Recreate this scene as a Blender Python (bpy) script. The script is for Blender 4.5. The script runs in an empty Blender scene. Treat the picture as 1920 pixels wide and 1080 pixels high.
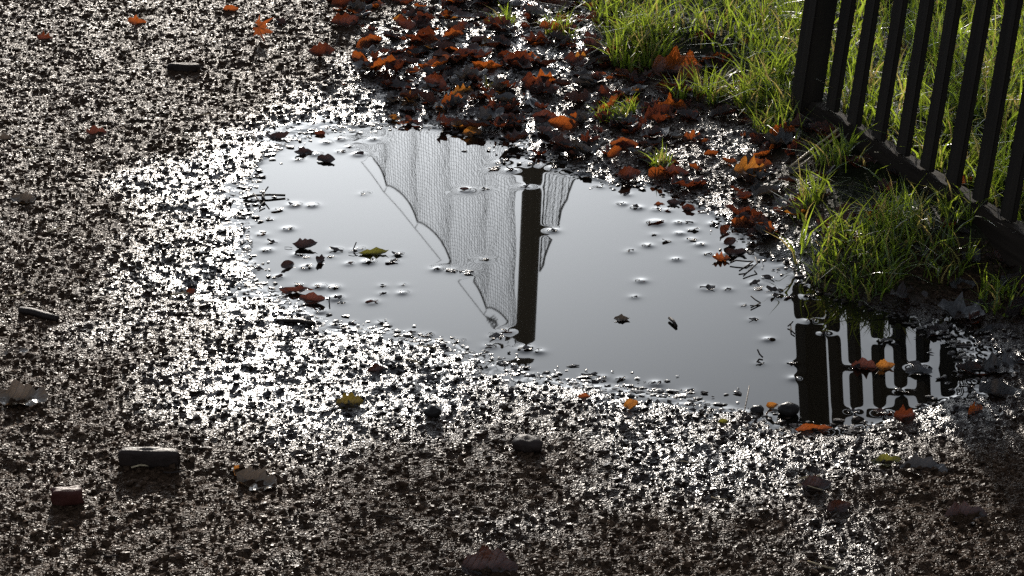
import bpy, math, random
import numpy as np
from mathutils import Vector, Matrix, Euler

R = math.radians
rng = np.random.default_rng(11)
random.seed(7)
scene = bpy.context.scene
C = scene.collection

# ------------------------------------------------------------------ camera
CAM_H, PITCH, FPX = 1.6, R(24.0), 4800.0          # focal length in photo pixels (1920 wide)
cam_d = bpy.data.cameras.new('camera')
cam_d.sensor_width = 36.0
cam_d.lens = 36.0 * FPX / 1920.0
cam_d.clip_start = 0.05
cam_d.clip_end = 2000.0
cam = bpy.data.objects.new('camera', cam_d)
cam.location = (0, 0, CAM_H)
cam.rotation_euler = (R(90) - PITCH, 0, 0)
C.objects.link(cam)
scene.camera = cam

# ------------------------------------------------------------------ sky and sun
SUN_EL, SUN_AZ = R(15.0), R(-4.5)                   # azimuth from +Y, positive to the right
world = bpy.data.worlds.new('World')
scene.world = world
world.use_nodes = True
wn = world.node_tree.nodes
wl = world.node_tree.links
wn.clear()
sky = wn.new('ShaderNodeTexSky')
sky.sky_type = 'NISHITA'
sky.sun_disc = False
sky.sun_elevation = SUN_EL
sky.sun_rotation = SUN_AZ
sky.air_density = 1.0
sky.dust_density = 3.2
sky.ozone_density = 4.0
bg = wn.new('ShaderNodeBackground')
bg.inputs['Strength'].default_value = 0.084
wo = wn.new('ShaderNodeOutputWorld')
hsv = wn.new('ShaderNodeHueSaturation')          # thin high haze: a paler, less saturated sky all round
hsv.inputs['Saturation'].default_value = 0.30
wl.new(sky.outputs[0], hsv.inputs['Color'])
wb = wn.new('ShaderNodeMix'); wb.data_type = 'RGBA'; wb.blend_type = 'MULTIPLY'; wb.inputs[0].default_value = 1.0
wb.inputs[7].default_value = (0.93, 0.985, 1.05, 1)     # the cool cast of a winter sky
wl.new(hsv.outputs[0], wb.inputs[6])
wl.new(wb.outputs[2], bg.inputs[0])
wl.new(bg.outputs[0], wo.inputs[0])

sun_d = bpy.data.lights.new('sun', 'SUN')
sun_d.energy = 2.7
sun_d.angle = R(0.53)
sun_d.color = (1.0, 0.91, 0.80)
sun = bpy.data.objects.new('sun', sun_d)
sv = Vector((math.sin(SUN_AZ) * math.cos(SUN_EL), math.cos(SUN_AZ) * math.cos(SUN_EL), math.sin(SUN_EL)))
sun.rotation_euler = sv.to_track_quat('Z', 'Y').to_euler()
sun.location = (-2, 6, 5)
C.objects.link(sun)

scene.view_settings.view_transform = 'Standard'
scene.view_settings.look = 'None'
scene.view_settings.exposure = 1.3
scene.view_settings.gamma = 1.0
scene.render.engine = 'CYCLES'
scene.cycles.use_denoising = False
scene.cycles.denoiser = 'OPENIMAGEDENOISE'
scene.cycles.max_bounces = 6
scene.cycles.transparent_max_bounces = 4
scene.cycles.sample_clamp_indirect = 4.0

# ------------------------------------------------------------------ noise and pixel helpers
def _hash(ix, iy, seed):
    n = (ix.astype(np.int64) * 374761393 + iy.astype(np.int64) * 668265263 + seed * 974634777) & 0xffffffff
    n = ((n ^ (n >> 13)) * 1274126177) & 0xffffffff
    n = n ^ (n >> 16)
    return (n & 0xffffff).astype(np.float64) / float(0xffffff)

def vnoise(x, y, seed=0):
    xi, yi = np.floor(x), np.floor(y)
    fx, fy = x - xi, y - yi
    fx = fx * fx * (3 - 2 * fx)
    fy = fy * fy * (3 - 2 * fy)
    a, b = _hash(xi, yi, seed), _hash(xi + 1, yi, seed)
    c, d = _hash(xi, yi + 1, seed), _hash(xi + 1, yi + 1, seed)
    return (a * (1 - fx) + b * fx) * (1 - fy) + (c * (1 - fx) + d * fx) * fy

def fbm(x, y, scale, seed, oct=3):
    s, amp, tot = 0, 1.0, 0
    for i in range(oct):
        s = s + amp * (vnoise(x * scale * 2 ** i + 13.7 * i, y * scale * 2 ** i - 7.1 * i, seed + i) - 0.5)
        tot += amp
        amp *= 0.5
    return s / tot

cp, sp = math.cos(PITCH), math.sin(PITCH)
def ray(u, v):
    a, b = (u - 960.0) / FPX, (v - 540.0) / FPX      # right, down
    return np.array([a, cp - b * sp, -sp - b * cp])
def on_plane(u, v, z=0.0):
    d = ray(u, v)
    t = (z - CAM_H) / d[2]
    return d[0] * t, d[1] * t, t
def on_mirror(u, v, D):
    """point seen in the water at that pixel, at ground distance D"""
    d = ray(u, v)
    t = D / d[1]
    return Vector((d[0] * t, D, -(CAM_H + d[2] * t)))

# ------------------------------------------------------------------ terrain function
PUDDLE_PX = [(468,318),(500,288),(545,264),(600,247),(660,239),(740,236),(800,240),(850,246),(900,256),(955,264),
 (985,292),(1040,300),(1085,322),(1150,345),(1215,342),(1262,362),(1312,388),(1362,414),(1392,442),(1425,472),
 (1470,505),(1502,528),(1540,545),(1590,566),(1640,578),(1700,600),(1760,628),(1800,662),(1815,705),(1795,748),
 (1740,770),(1700,788),(1640,800),(1580,802),(1500,797),(1440,777),(1380,766),(1330,756),(1250,737),(1170,722),
 (1090,716),(1040,706),(985,702),(940,683),(890,667),(830,644),(760,627),(690,614),(625,606),(588,592),(545,570),
 (500,546),(472,520),(466,490),(460,452),(458,420),(474,396),(470,370),(464,342)]
PUD = np.array([on_plane(u, v)[:2] for u, v in PUDDLE_PX])
GRASS_PX = [(1120,-120),(1135,60),(1190,112),(1290,110),(1370,130),(1420,190),(1470,215),(1500,330),(1490,410),(1500,480),
            (1560,520),(1680,530),(1760,500),(2000,470),(2600,700),(4000,900),(4000,-900),(1150,-900)]
GRS = np.array([on_plane(u, v, 0.02)[:2] for u, v in GRASS_PX])

def sdist(x, y, P):
    """signed distance to polygon, positive outside"""
    x = np.asarray(x, float); y = np.asarray(y, float)
    d2 = np.full(x.shape, 1e9)
    inside = np.zeros(x.shape, bool)
    n = len(P)
    for i in range(n):
        ax, ay = P[i]; bx, by = P[(i + 1) % n]
        ex, ey = bx - ax, by - ay
        t = np.clip(((x - ax) * ex + (y - ay) * ey) / (ex * ex + ey * ey + 1e-12), 0, 1)
        dx, dy = x - ax - t * ex, y - ay - t * ey
        d2 = np.minimum(d2, dx * dx + dy * dy)
        cond = ((ay > y) != (by > y))
        xin = ex * (y - ay) / (ey if abs(ey) > 1e-12 else 1e-12) + ax
        inside ^= cond & (x < xin)
    d = np.sqrt(d2)
    return np.where(inside, -d, d)

def terrain(x, y, parts=False):
    x = np.asarray(x, float); y = np.asarray(y, float)
    sd = sdist(x, y, PUD) + 0.022 * fbm(x, y, 22, 3, 3)
    gd = sdist(x, y, GRS)
    out = np.clip(sd, 0, None)
    ins = np.clip(-sd, 0, None)
    base = 0.022 * (1 - np.exp(-out / 0.22)) - 0.030 * (1 - np.exp(-ins / 0.06))
    gm = np.clip(0.5 - gd / 0.16, 0, 1); gm = gm * gm * (3 - 2 * gm)
    bank = gm * 0.042 * np.clip(sd / 0.06, 0, 1)
    rough = np.clip(0.40 + out / 0.12, 0.40, 1.0) * np.where(sd < -0.02, 0.45, 1.0)
    n = 0.012 * fbm(x, y, 7, 21, 2) + 0.0060 * fbm(x, y, 26, 31, 2) + rough * (0.0068 * fbm(x, y, 95, 41, 2))
    n = n + 0.005 * rough * np.abs(fbm(x, y, 150, 61, 1))
    n = n * np.clip(1.0 - 0.55 * np.clip(ins / 0.05, 0, 1), 0, 1)
    far = np.clip((np.hypot(x, y - 4) - 12) / 20, 0, 1)
    h = base + bank + n * (1 - far)
    if parts:
        return h, sd, gd
    return h

def ground_at(u, v):
    z = 0.01
    for _ in range(4):
        x, y, t = on_plane(u, v, z)
        z = max(0.0, float(terrain(np.array([x]), np.array([y]))[0]))
    return x, y, z, t

# ------------------------------------------------------------------ object helpers
def tag(o, label=None, cat=None, group=None, kind=None):
    if label: o['label'] = label
    if cat: o['category'] = cat
    if group: o['group'] = group
    if kind: o['kind'] = kind
    return o

def mesh_np(name, verts, faces, mats=(), smooth=True):
    """verts (n,3) array, faces (m,k) array of one polygon size"""
    me = bpy.data.meshes.new(name)
    verts = np.ascontiguousarray(verts, dtype=np.float32)
    faces = np.ascontiguousarray(faces, dtype=np.int32)
    k = faces.shape[1]
    me.vertices.add(len(verts)); me.vertices.foreach_set('co', verts.ravel())
    me.loops.add(faces.size); me.loops.foreach_set('vertex_index', faces.ravel())
    me.polygons.add(len(faces))
    me.polygons.foreach_set('loop_start', np.arange(0, faces.size, k, dtype=np.int32))
    me.polygons.foreach_set('loop_total', np.full(len(faces), k, dtype=np.int32))
    me.polygons.foreach_set('use_smooth', np.full(len(faces), smooth, dtype=bool))
    me.update(calc_edges=True)
    for m in mats: me.materials.append(m)
    return me

def fattr(me, name, vals):
    a = me.attributes.new(name, 'FLOAT', 'POINT')
    a.data.foreach_set('value', np.ascontiguousarray(vals, dtype=np.float32))

def add(name, me, parent=None):
    o = bpy.data.objects.new(name, me)
    C.objects.link(o)
    if parent: o.parent = parent
    return o

def empty(name, loc=(0, 0, 0)):
    o = bpy.data.objects.new(name, None)
    o.empty_display_size = 0.05
    o.location = loc
    C.objects.link(o)
    return o

def tube_arrays(pts, rad, sides=5, off=0):
    """tapering tube along points; rad a number or list"""
    pts = [Vector(p) for p in pts]
    n = len(pts)
    if not hasattr(rad, '__len__'): rad = [rad] * n
    V, F = [], []
    for i, p in enumerate(pts):
        t = (pts[min(i + 1, n - 1)] - pts[max(i - 1, 0)]).normalized()
        a = t.cross(Vector((0, 0, 1)))
        if a.length < 1e-3: a = t.cross(Vector((1, 0, 0)))
        a.normalize(); b = t.cross(a)
        for k in range(sides):
            ang = 2 * math.pi * k / sides
            V.append(p + (a * math.cos(ang) + b * math.sin(ang)) * rad[i])
    for i in range(n - 1):
        for k in range(sides):
            k2 = (k + 1) % sides
            F.append((off + i * sides + k, off + i * sides + k2, off + (i + 1) * sides + k2, off + (i + 1) * sides + k))
    for cap, i in ((1, 0), (0, n - 1)):
        idx = [off + i * sides + k for k in range(sides)]
        c = len(V) + off
        V.append(pts[i])
        for k in range(sides):
            a_, b_ = idx[k], idx[(k + 1) % sides]
            F.append((c, b_, a_, a_) if cap else (c, a_, b_, b_))
    return V, F

def tube_mesh(name, paths, mat, sides=5):
    V, F = [], []
    for pts, rad in paths:
        v, f = tube_arrays(pts, rad, sides, len(V))
        V += v; F += f
    me = bpy.data.meshes.new(name)
    me.from_pydata([tuple(v) for v in V], [], [tuple(dict.fromkeys(f)) for f in F])
    me.polygons.foreach_set('use_smooth', [True] * len(me.polygons))
    me.materials.append(mat)
    return me

# ------------------------------------------------------------------ materials
def newmat(name):
    m = bpy.data.materials.new(name)
    m.use_nodes = True
    nt = m.node_tree
    nt.nodes.clear()
    out = nt.nodes.new('ShaderNodeOutputMaterial')
    return m, nt, out
def node(nt, typ, **kw):
    n = nt.nodes.new(typ)
    for k, v in kw.items():
        if k in n.inputs: n.inputs[k].default_value = v
        else: setattr(n, k, v)
    return n
def noise_n(nt, scale, detail=3, rough=0.6):
    tc = nt.nodes.new('ShaderNodeTexCoord')
    n = nt.nodes.new('ShaderNodeTexNoise')
    n.inputs['Scale'].default_value = scale
    n.inputs['Detail'].default_value = detail
    n.inputs['Roughness'].default_value = rough
    nt.links.new(tc.outputs['Object'], n.inputs['Vector'])
    return n
def ramp_n(nt, src, stops):
    r = nt.nodes.new('ShaderNodeValToRGB')
    el = r.color_ramp.elements
    while len(el) > 1: el.remove(el[-1])
    el[0].position = stops[0][0]; el[0].color = (*stops[0][1], 1)
    for p, c in stops[1:]:
        e = el.new(p); e.color = (*c, 1)
    nt.links.new(src, r.inputs[0])
    return r
def mixc(nt, fac, a, b, blend='MIX'):
    m = nt.nodes.new('ShaderNodeMix')
    m.data_type = 'RGBA'; m.blend_type = blend
    for s, val in ((m.inputs[0], fac), (m.inputs[6], a), (m.inputs[7], b)):
        if hasattr(val, 'is_linked') or hasattr(val, 'links'): nt.links.new(val, s)
        elif isinstance(val, (tuple, list)): s.default_value = (*val, 1)
        else: s.default_value = val
    return m.outputs[2]
def mixf(nt, fac, a, b):
    m = nt.nodes.new('ShaderNodeMix')
    m.data_type = 'FLOAT'
    for s, val in ((m.inputs[0], fac), (m.inputs[2], a), (m.inputs[3], b)):
        if hasattr(val, 'links'): nt.links.new(val, s)
        else: s.default_value = val
    return m.outputs[0]
def bump_n(nt, src, dist, strength=1.0, chain=None):
    b = nt.nodes.new('ShaderNodeBump')
    b.inputs['Distance'].default_value = dist
    b.inputs['Strength'].default_value = strength
    nt.links.new(src, b.inputs['Height'])
    if chain: nt.links.new(chain, b.inputs['Normal'])
    return b.outputs[0]

def mud_material(name, stones=False):
    m, nt, out = newmat(name)
    p = node(nt, 'ShaderNodeBsdfPrincipled')
    at = nt.nodes.new('ShaderNodeAttribute'); at.attribute_name = 'wet'
    so = nt.nodes.new('ShaderNodeAttribute'); so.attribute_name = 'soil'
    n1 = noise_n(nt, 14, 4)
    n2 = noise_n(nt, 130 if not stones else 70, 3)
    dry = ramp_n(nt, n2.outputs[0], [(0.25, (0.016, 0.0095, 0.0055)), (0.55, (0.044, 0.026, 0.0155)), (0.78, (0.11, 0.070, 0.044))])
    wet = ramp_n(nt, n2.outputs[0], [(0.25, (0.008, 0.005, 0.0032)), (0.6, (0.017, 0.0105, 0.007)), (0.85, (0.034, 0.023, 0.016))])
    col = mixc(nt, at.outputs['Fac'], dry.outputs[0], wet.outputs[0])
    grs = ramp_n(nt, n1.outputs[0], [(0.3, (0.008, 0.009, 0.004)), (0.7, (0.018, 0.020, 0.008))])
    col = mixc(nt, so.outputs['Fac'], col, grs.outputs[0])
    nt.links.new(col, p.inputs['Base Color'])
    rg = ramp_n(nt, n1.outputs[0], [(0.3, (0.0, 0, 0)), (0.7, (1, 1, 1))])
    rdry = mixf(nt, rg.outputs[0], 0.38, 0.27)
    rwet = mixf(nt, rg.outputs[0], 0.28, 0.17)
    r_ = mixf(nt, at.outputs['Fac'], rdry, rwet)
    r_ = mixf(nt, so.outputs['Fac'], r_, 0.7)
    nt.links.new(r_, p.inputs['Roughness'])
    p.inputs['IOR'].default_value = 1.4
    wp = node(nt, 'ShaderNodeMath', operation='POWER'); nt.links.new(at.outputs['Fac'], wp.inputs[0]); wp.inputs[1].default_value = 1.6
    nt.links.new(mixf(nt, wp.outputs[0], 0.022, 0.48), p.inputs['Specular IOR Level'])
    f1 = noise_n(nt, 290, 1.0, 0.5)
    if not stones:
        nrm = bump_n(nt, f1.outputs[0], 0.010, 1.0)
        nt.links.new(mixf(nt, at.outputs['Fac'], 1.0, 0.30), nrm.node.inputs['Strength'])
    else:
        nrm = bump_n(nt, f1.outputs[0], 0.0012, 0.6)
    nt.links.new(nrm, p.inputs['Normal'])
    nt.links.new(p.outputs[0], out.inputs[0])
    return m

M = {}
M['mud'] = mud_material('wet_mud')
M['grit'] = mud_material('wet_grit', True)

m, nt, out = newmat('puddle_water')
p = node(nt, 'ShaderNodeBsdfPrincipled')
p.inputs['Base Color'].default_value = (0.006, 0.005, 0.0035, 1)
p.inputs['Roughness'].default_value = 0.015
p.inputs['IOR'].default_value = 1.333
nt.links.new(p.outputs[0], out.inputs[0])
M['water'] = m

def leaf_material(name, a, b, trans, rough=0.3, tw=0.5):
    """thin leaf: glossy wet surface that also lets light through"""
    m, nt, out = newmat(name)
    uv = nt.nodes.new('ShaderNodeUVMap')
    sep = nt.nodes.new('ShaderNodeSeparateXYZ')
    nt.links.new(uv.outputs[0], sep.inputs[0])
    n = noise_n(nt, 45, 4)
    base = ramp_n(nt, n.outputs[0], [(0.3, a), (0.7, b)])
    # side veins: stripes that leave the midrib at a slant
    ab = node(nt, 'ShaderNodeMath', operation='ABSOLUTE'); nt.links.new(sep.outputs[1], ab.inputs[0])
    sl = node(nt, 'ShaderNodeMath', operation='MULTIPLY_ADD'); nt.links.new(ab.outputs[0], sl.inputs[0])
    sl.inputs[1].default_value = -0.35; nt.links.new(sep.outputs[0], sl.inputs[2])
    mu = node(nt, 'ShaderNodeMath', operation='MULTIPLY'); nt.links.new(sl.outputs[0], mu.inputs[0]); mu.inputs[1].default_value = 8.0
    pp = node(nt, 'ShaderNodeMath', operation='PINGPONG'); nt.links.new(mu.outputs[0], pp.inputs[0]); pp.inputs[1].default_value = 0.5
    mn = node(nt, 'ShaderNodeMath', operation='MINIMUM'); nt.links.new(pp.outputs[0], mn.inputs[0])
    a8 = node(nt, 'ShaderNodeMath', operation='MULTIPLY'); nt.links.new(ab.outputs[0], a8.inputs[0]); a8.inputs[1].default_value = 2.0
    nt.links.new(a8.outputs[0], mn.inputs[1])
    vein = ramp_n(nt, mn.outputs[0], [(0.03, (1, 1, 1)), (0.14, (0, 0, 0))])
    dark = mixc(nt, 1.0, base.outputs[0], (0.78, 0.74, 0.74), 'MULTIPLY')
    col = mixc(nt, vein.outputs[0], base.outputs[0], dark)
    p = node(nt, 'ShaderNodeBsdfPrincipled')
    p.inputs['Roughness'].default_value = rough
    p.inputs['IOR'].default_value = 1.42
    p.inputs['Coat Weight'].default_value = 0.6; p.inputs['Coat Roughness'].default_value = 0.2; p.inputs['Coat IOR'].default_value = 1.33
    nt.links.new(col, p.inputs['Base Color'])
    bn = bump_n(nt, vein.outputs[0], 0.0005, 0.6)
    bn = bump_n(nt, n.outputs[0], 0.004, 0.8, bn)
    nt.links.new(bn, p.inputs['Normal']); nt.links.new(bn, p.inputs['Coat Normal'])
    tr = node(nt, 'ShaderNodeBsdfTranslucent')
    tcol = mixc(nt, vein.outputs[0], trans, tuple(c * 0.5 for c in trans))
    tcol = mixc(nt, n.outputs[0], tuple(c * 0.45 for c in trans), tcol)
    nt.links.new(tcol, tr.inputs[0])
    ms = node(nt, 'ShaderNodeMixShader')
    ms.inputs[0].default_value = tw
    nt.links.new(p.outputs[0], ms.inputs[1]); nt.links.new(tr.outputs[0], ms.inputs[2])
    nt.links.new(ms.outputs[0], out.inputs[0])
    return m
M['russet'] = leaf_material('russet_leaf', (0.030, 0.012, 0.008), (0.075, 0.026, 0.013), (0.15, 0.032, 0.011), 0.3, 0.4)
M['orange'] = leaf_material('orange_leaf', (0.06, 0.020, 0.009), (0.13, 0.042, 0.014), (0.42, 0.095, 0.015), 0.27, 0.5)
M['amber'] = leaf_material('amber_leaf', (0.11, 0.045, 0.012), (0.2, 0.095, 0.022), (0.55, 0.2, 0.03), 0.27, 0.5)
M['dark'] = leaf_material('dark_leaf', (0.014, 0.009, 0.007), (0.034, 0.021, 0.015), (0.06, 0.018, 0.009), 0.3, 0.25)
M['bit'] = leaf_material('wet_scrap', (0.03, 0.022, 0.018), (0.09, 0.07, 0.06), (0.06, 0.03, 0.02), 0.30, 0.1)
M['brim'] = leaf_material('yellow_brown_leaf', (0.04, 0.028, 0.008), (0.10, 0.07, 0.015), (0.16, 0.11, 0.015), 0.3, 0.4)
M['olive'] = leaf_material('olive_leaf', (0.035, 0.035, 0.008), (0.09, 0.085, 0.015), (0.24, 0.22, 0.025), 0.3, 0.5)
M['slate'] = leaf_material('slate_leaf', (0.03, 0.028, 0.026), (0.075, 0.07, 0.066), (0.07, 0.05, 0.035), 0.27, 0.2)
M['tan'] = leaf_material('tan_leaf', (0.07, 0.05, 0.03), (0.16, 0.125, 0.085), (0.12, 0.07, 0.035), 0.2, 0.2)

def grass_material(name, c0, c1, trans):
    m, nt, out = newmat(name)
    at = nt.nodes.new('ShaderNodeAttribute'); at.attribute_name = 'tint'
    col = ramp_n(nt, at.outputs['Fac'], [(0.0, c0), (0.8, c1), (0.88, (0.16, 0.13, 0.05)), (1.0, (0.2, 0.15, 0.06))])
    tcol = ramp_n(nt, at.outputs['Fac'], [(0.0, tuple(c * 0.3 for c in trans)), (0.78, trans), (0.88, (0.42, 0.34, 0.1)), (1.0, (0.45, 0.33, 0.1))])
    p = node(nt, 'ShaderNodeBsdfPrincipled')
    p.inputs['Roughness'].default_value = 0.33
    nt.links.new(col.outputs[0], p.inputs['Base Color'])
    tr = node(nt, 'ShaderNodeBsdfTranslucent')
    nt.links.new(tcol.outputs[0], tr.inputs[0])
    ms = node(nt, 'ShaderNodeMixShader'); ms.inputs[0].default_value = 0.5
    nt.links.new(p.outputs[0], ms.inputs[1]); nt.links.new(tr.outputs[0], ms.inputs[2])
    nt.links.new(ms.outputs[0], out.inputs[0])
    return m
M['grass'] = grass_material('grass_blade', (0.03, 0.055, 0.012), (0.075, 0.12, 0.02), (0.44, 0.57, 0.045))

def wood_material(name, a, b, rough=0.55, axis_scale=(60, 60, 4), spec=0.15):
    m, nt, out = newmat(name)
    tc = nt.nodes.new('ShaderNodeTexCoord')
    mp = nt.nodes.new('ShaderNodeMapping'); mp.inputs['Scale'].default_value = axis_scale
    nt.links.new(tc.outputs['Object'], mp.inputs[0])
    n = nt.nodes.new('ShaderNodeTexNoise'); n.inputs['Scale'].default_value = 1.0; n.inputs['Detail'].default_value = 5
    nt.links.new(mp.outputs[0], n.inputs[0])
    col = ramp_n(nt, n.outputs[0], [(0.3, a), (0.7, b)])
    p = node(nt, 'ShaderNodeBsdfPrincipled'); p.inputs['Roughness'].default_value = rough
    p.inputs['Specular IOR Level'].default_value = spec
    nt.links.new(col.outputs[0], p.inputs['Base Color'])
    nt.links.new(bump_n(nt, n.outputs[0], 0.003, 0.7), p.inputs['Normal'])
    nt.links.new(p.outputs[0], out.inputs[0])
    return m
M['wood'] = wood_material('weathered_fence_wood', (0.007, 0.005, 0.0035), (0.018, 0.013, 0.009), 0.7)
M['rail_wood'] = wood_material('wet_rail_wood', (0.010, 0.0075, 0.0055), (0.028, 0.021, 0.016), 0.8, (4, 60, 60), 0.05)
M['post_wood'] = wood_material('net_post_wood', (0.24, 0.18, 0.115), (0.36, 0.28, 0.18), 0.8, (30, 30, 2))
M['twig'] = wood_material('twig_bark', (0.012, 0.008, 0.006), (0.03, 0.02, 0.015), 0.6, (300, 300, 40))
M['straw'] = wood_material('pale_straw', (0.25, 0.19, 0.11), (0.42, 0.33, 0.2), 0.4, (200, 200, 20))

def plain(name, c, rough):
    m, nt, out = newmat(name)
    n = noise_n(nt, 80, 4)
    col = ramp_n(nt, n.outputs[0], [(0.3, tuple(x * 0.7 for x in c)), (0.7, tuple(min(1, x * 1.25) for x in c))])
    p = node(nt, 'ShaderNodeBsdfPrincipled'); p.inputs['Roughness'].default_value = rough
    p.inputs['Specular IOR Level'].default_value = 0.09
    nt.links.new(col.outputs[0], p.inputs['Base Color'])
    nt.links.new(bump_n(nt, n.outputs[0], 0.004, 0.6), p.inputs['Normal'])
    nt.links.new(p.outputs[0], out.inputs[0])
    return m
M['net'] = plain('net_cord', (0.012, 0.012, 0.012), 0.7)
M['rope'] = plain('edge_rope', (0.010, 0.009, 0.008), 0.8)
M['wire'] = plain('galvanised_wire', (0.05, 0.05, 0.05), 0.5)
M['brick'] = plain('wet_brick', (0.03, 0.021, 0.017), 0.5)
M['redbrick'] = plain('wet_red_brick', (0.055, 0.018, 0.013), 0.5)
M['flint'] = plain('dark_flint', (0.018, 0.015, 0.013), 0.3)
m, nt, out = newmat('dew_water')
p = node(nt, 'ShaderNodeBsdfPrincipled')
p.inputs['Base Color'].default_value = (0.25, 0.3, 0.2, 1); p.inputs['Roughness'].default_value = 0.12; p.inputs['IOR'].default_value = 1.33
nt.links.new(p.outputs[0], out.inputs[0])
M['dew'] = m

# ------------------------------------------------------------------ ground: one sheet, fine near the puddle, coarse to the horizon
def axis(lo, hi, step, reach):
    core = np.arange(lo, hi + 1e-9, step)
    out = []
    d, s = step, step
    while d < reach:
        out.append(d); s *= 1.28; d += s
    out = np.array(out)
    return np.concatenate([lo - out[::-1], core, hi + out])
gx = axis(-1.16, 1.20, 0.0038, 600.0)
gy = axis(2.42, 5.20, 0.0042, 600.0)
GX, GY = np.meshgrid(gx, gy)
H, SD, GD = terrain(GX.ravel(), GY.ravel(), True)
nx, ny = len(gx), len(gy)
idx = np.arange(nx * ny).reshape(ny, nx)
quads = np.stack([idx[:-1, :-1], idx[:-1, 1:], idx[1:, 1:], idx[1:, :-1]], -1).reshape(-1, 4)
me = mesh_np('ground', np.stack([GX.ravel(), GY.ravel(), H], 1), quads, [M['mud']])
def wetness(x, y, sd):
    w = np.minimum(1.25 * np.exp(-np.clip(sd, 0, None) / 0.15), 1.0)
    bx, by, _ = on_plane(600, 660)
    w = w + 0.55 * np.exp(-((x - bx) ** 2 / 0.20 + (y - by) ** 2 / 0.30)) - 0.25 * np.clip((x - 0.25) / 0.3, 0, 1) * (y < 3.6)
    w = w + 0.9 * np.clip(fbm(x, y, 5, 77, 3) * 2.2, -0.35, 0.6)
    w = w + 0.6 * np.clip((y - 4.02) / 0.3, 0, 1) * np.clip((x + 0.40) / 0.25, 0, 1)
    w = w - 0.5 * np.clip((-x - 0.45) / 0.3, 0, 1)
    return np.clip(w, 0, 1)
fattr(me, 'wet', wetness(GX.ravel(), GY.ravel(), SD))
fattr(me, 'soil', np.clip(0.5 - GD / 0.1 + 1.5 * fbm(GX.ravel(), GY.ravel(), 18, 5, 2), 0, 1))
ground = add('ground', me)
tag(ground, 'wet dark gravelly mud path around the puddle', None, None, 'structure')

# ------------------------------------------------------------------ floating bits (positions first: the water rises a little around them)
BITS = []   # u, v, length in photo px, kind
for (u, v, L) in [(682,364,14),(909,355,14),(875,357,26),(958,320,22),(1036,433,20),(905,487,18),(552,385,24),(585,386,18),
    (697,567,24),(718,551,14),(718,536,12),(755,535,9),(754,550,9),(663,469,16),(675,467,12),(630,470,28),(620,482,14),(560,478,18),
    (575,483,14),(575,502,22),(655,495,16),(500,470,18),(690,492,24),(735,492,26),(745,478,22),(625,540,20),(600,538,22),
    (630,560,24),(640,568,16),(1126,351,10),(1190,350,24),(1168,383,10),(1230,418,34),(1228,440,14),(1275,438,14),(1250,453,18),
    (1215,461,14),(1183,470,14),(1182,472,10),(1313,459,18),(1268,487,12),(1328,477,16),(1297,450,20),(1366,455,18),(1203,527,14),
    (1327,541,30),(1365,543,14),(1190,557,12),(1395,573,14),(1413,600,20),(1440,637,14),(1485,682,20),(1425,682,16),(1490,710,16),
    (1175,365,16),(1195,390,20),(1250,395,18),(1232,393,20),(1273,418,14),(1292,418,16),(1300,432,22),(1340,420,20),(1320,398,26),
    (1385,476,26),(1365,476,18),(1410,498,14),(1440,522,26),(1415,532,24),(1420,542,24),(1450,545,30),(1455,556,26),(1480,558,24),
    (1518,556,24),(1536,553,14),(1520,602,20),(1545,625,18),(1600,632,20),(1613,662,26),(1660,640,30),(1670,655,26),(1605,690,20),
    (1640,712,26),(1700,670,34),(1720,690,40),(1665,720,36),(1690,735,30),(1745,650,34),(1760,690,30),(1655,775,36),(1600,772,24),
    (820,505,16),(845,508,22),(875,512,28),(930,633,30),(950,622,22),(920,650,22),(985,655,30),(1010,660,14),(985,690,20),(905,690,20),
    (640,262,16),(612,268,14),(655,276,14),(672,290,22),(590,290,16),(700,262,14),(640,285,18),(560,300,16),(1070,322,26),(1000,308,24),
    (1040,315,20),(940,305,26),(925,318,22),(985,350,18),(480,330,16),(520,395,26),(540,430,18),(505,412,16),(490,440,18),(510,455,22),
    (485,505,20),(520,520,22),(560,535,20),(600,585,18),(660,606,18),(715,607,20),(770,625,20),(800,630,22),(860,640,20),(1100,706,24),
    (1130,708,16),(1165,712,20),(1230,720,22),(1290,735,24)]:
    if u > 1590 and random.random() < 0.4: continue
    x, y, t = on_plane(u, v, 0.0)
    BITS.append((x, y, L * t / FPX * 1.0))

# ------------------------------------------------------------------ puddle surface, with the small rise where it wets stones, leaves and shore
wx = np.arange(PUD[:, 0].min() - 0.10, PUD[:, 0].max() + 0.10, 0.0032)
wy = np.arange(PUD[:, 1].min() - 0.12, PUD[:, 1].max() + 0.10, 0.0036)
WX, WY = np.meshgrid(wx, wy)
wh, wsd, wgd = terrain(WX.ravel(), WY.ravel(), True)
wz = 0.0014 * np.exp(-np.clip(-wh, 0, None) / 0.0022)
for (x, y, L) in BITS:
    ix0, ix1 = np.searchsorted(wx, [x - 0.03, x + 0.03]); iy0, iy1 = np.searchsorted(wy, [y - 0.03, y + 0.03])
    sx, sy = WX[iy0:iy1, ix0:ix1], WY[iy0:iy1, ix0:ix1]
    r = np.hypot(sx - x, (sy - y))
    bump = random.choice((0.0003, 0.0006, 0.0011)) * np.exp(-np.clip(r - 0.35 * L, 0, None) / 0.0045)
    ii = (np.arange(iy0, iy1)[:, None] * len(wx) + np.arange(ix0, ix1)[None, :]).ravel()
    wz[ii] = np.maximum(wz[ii], bump.ravel())
wz = np.where(wh > 0.002, np.minimum(wz, 0.0015), wz)
nx, ny = len(wx), len(wy)
idx = np.arange(nx * ny).reshape(ny, nx)
quads = np.stack([idx[:-1, :-1], idx[:-1, 1:], idx[1:, 1:], idx[1:, :-1]], -1).reshape(-1, 4)
keep = (wsd[quads].min(1) < 0.075) & (wh[quads].min(1) < 0.006)
quads = quads[keep]
used = np.unique(quads)
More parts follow.
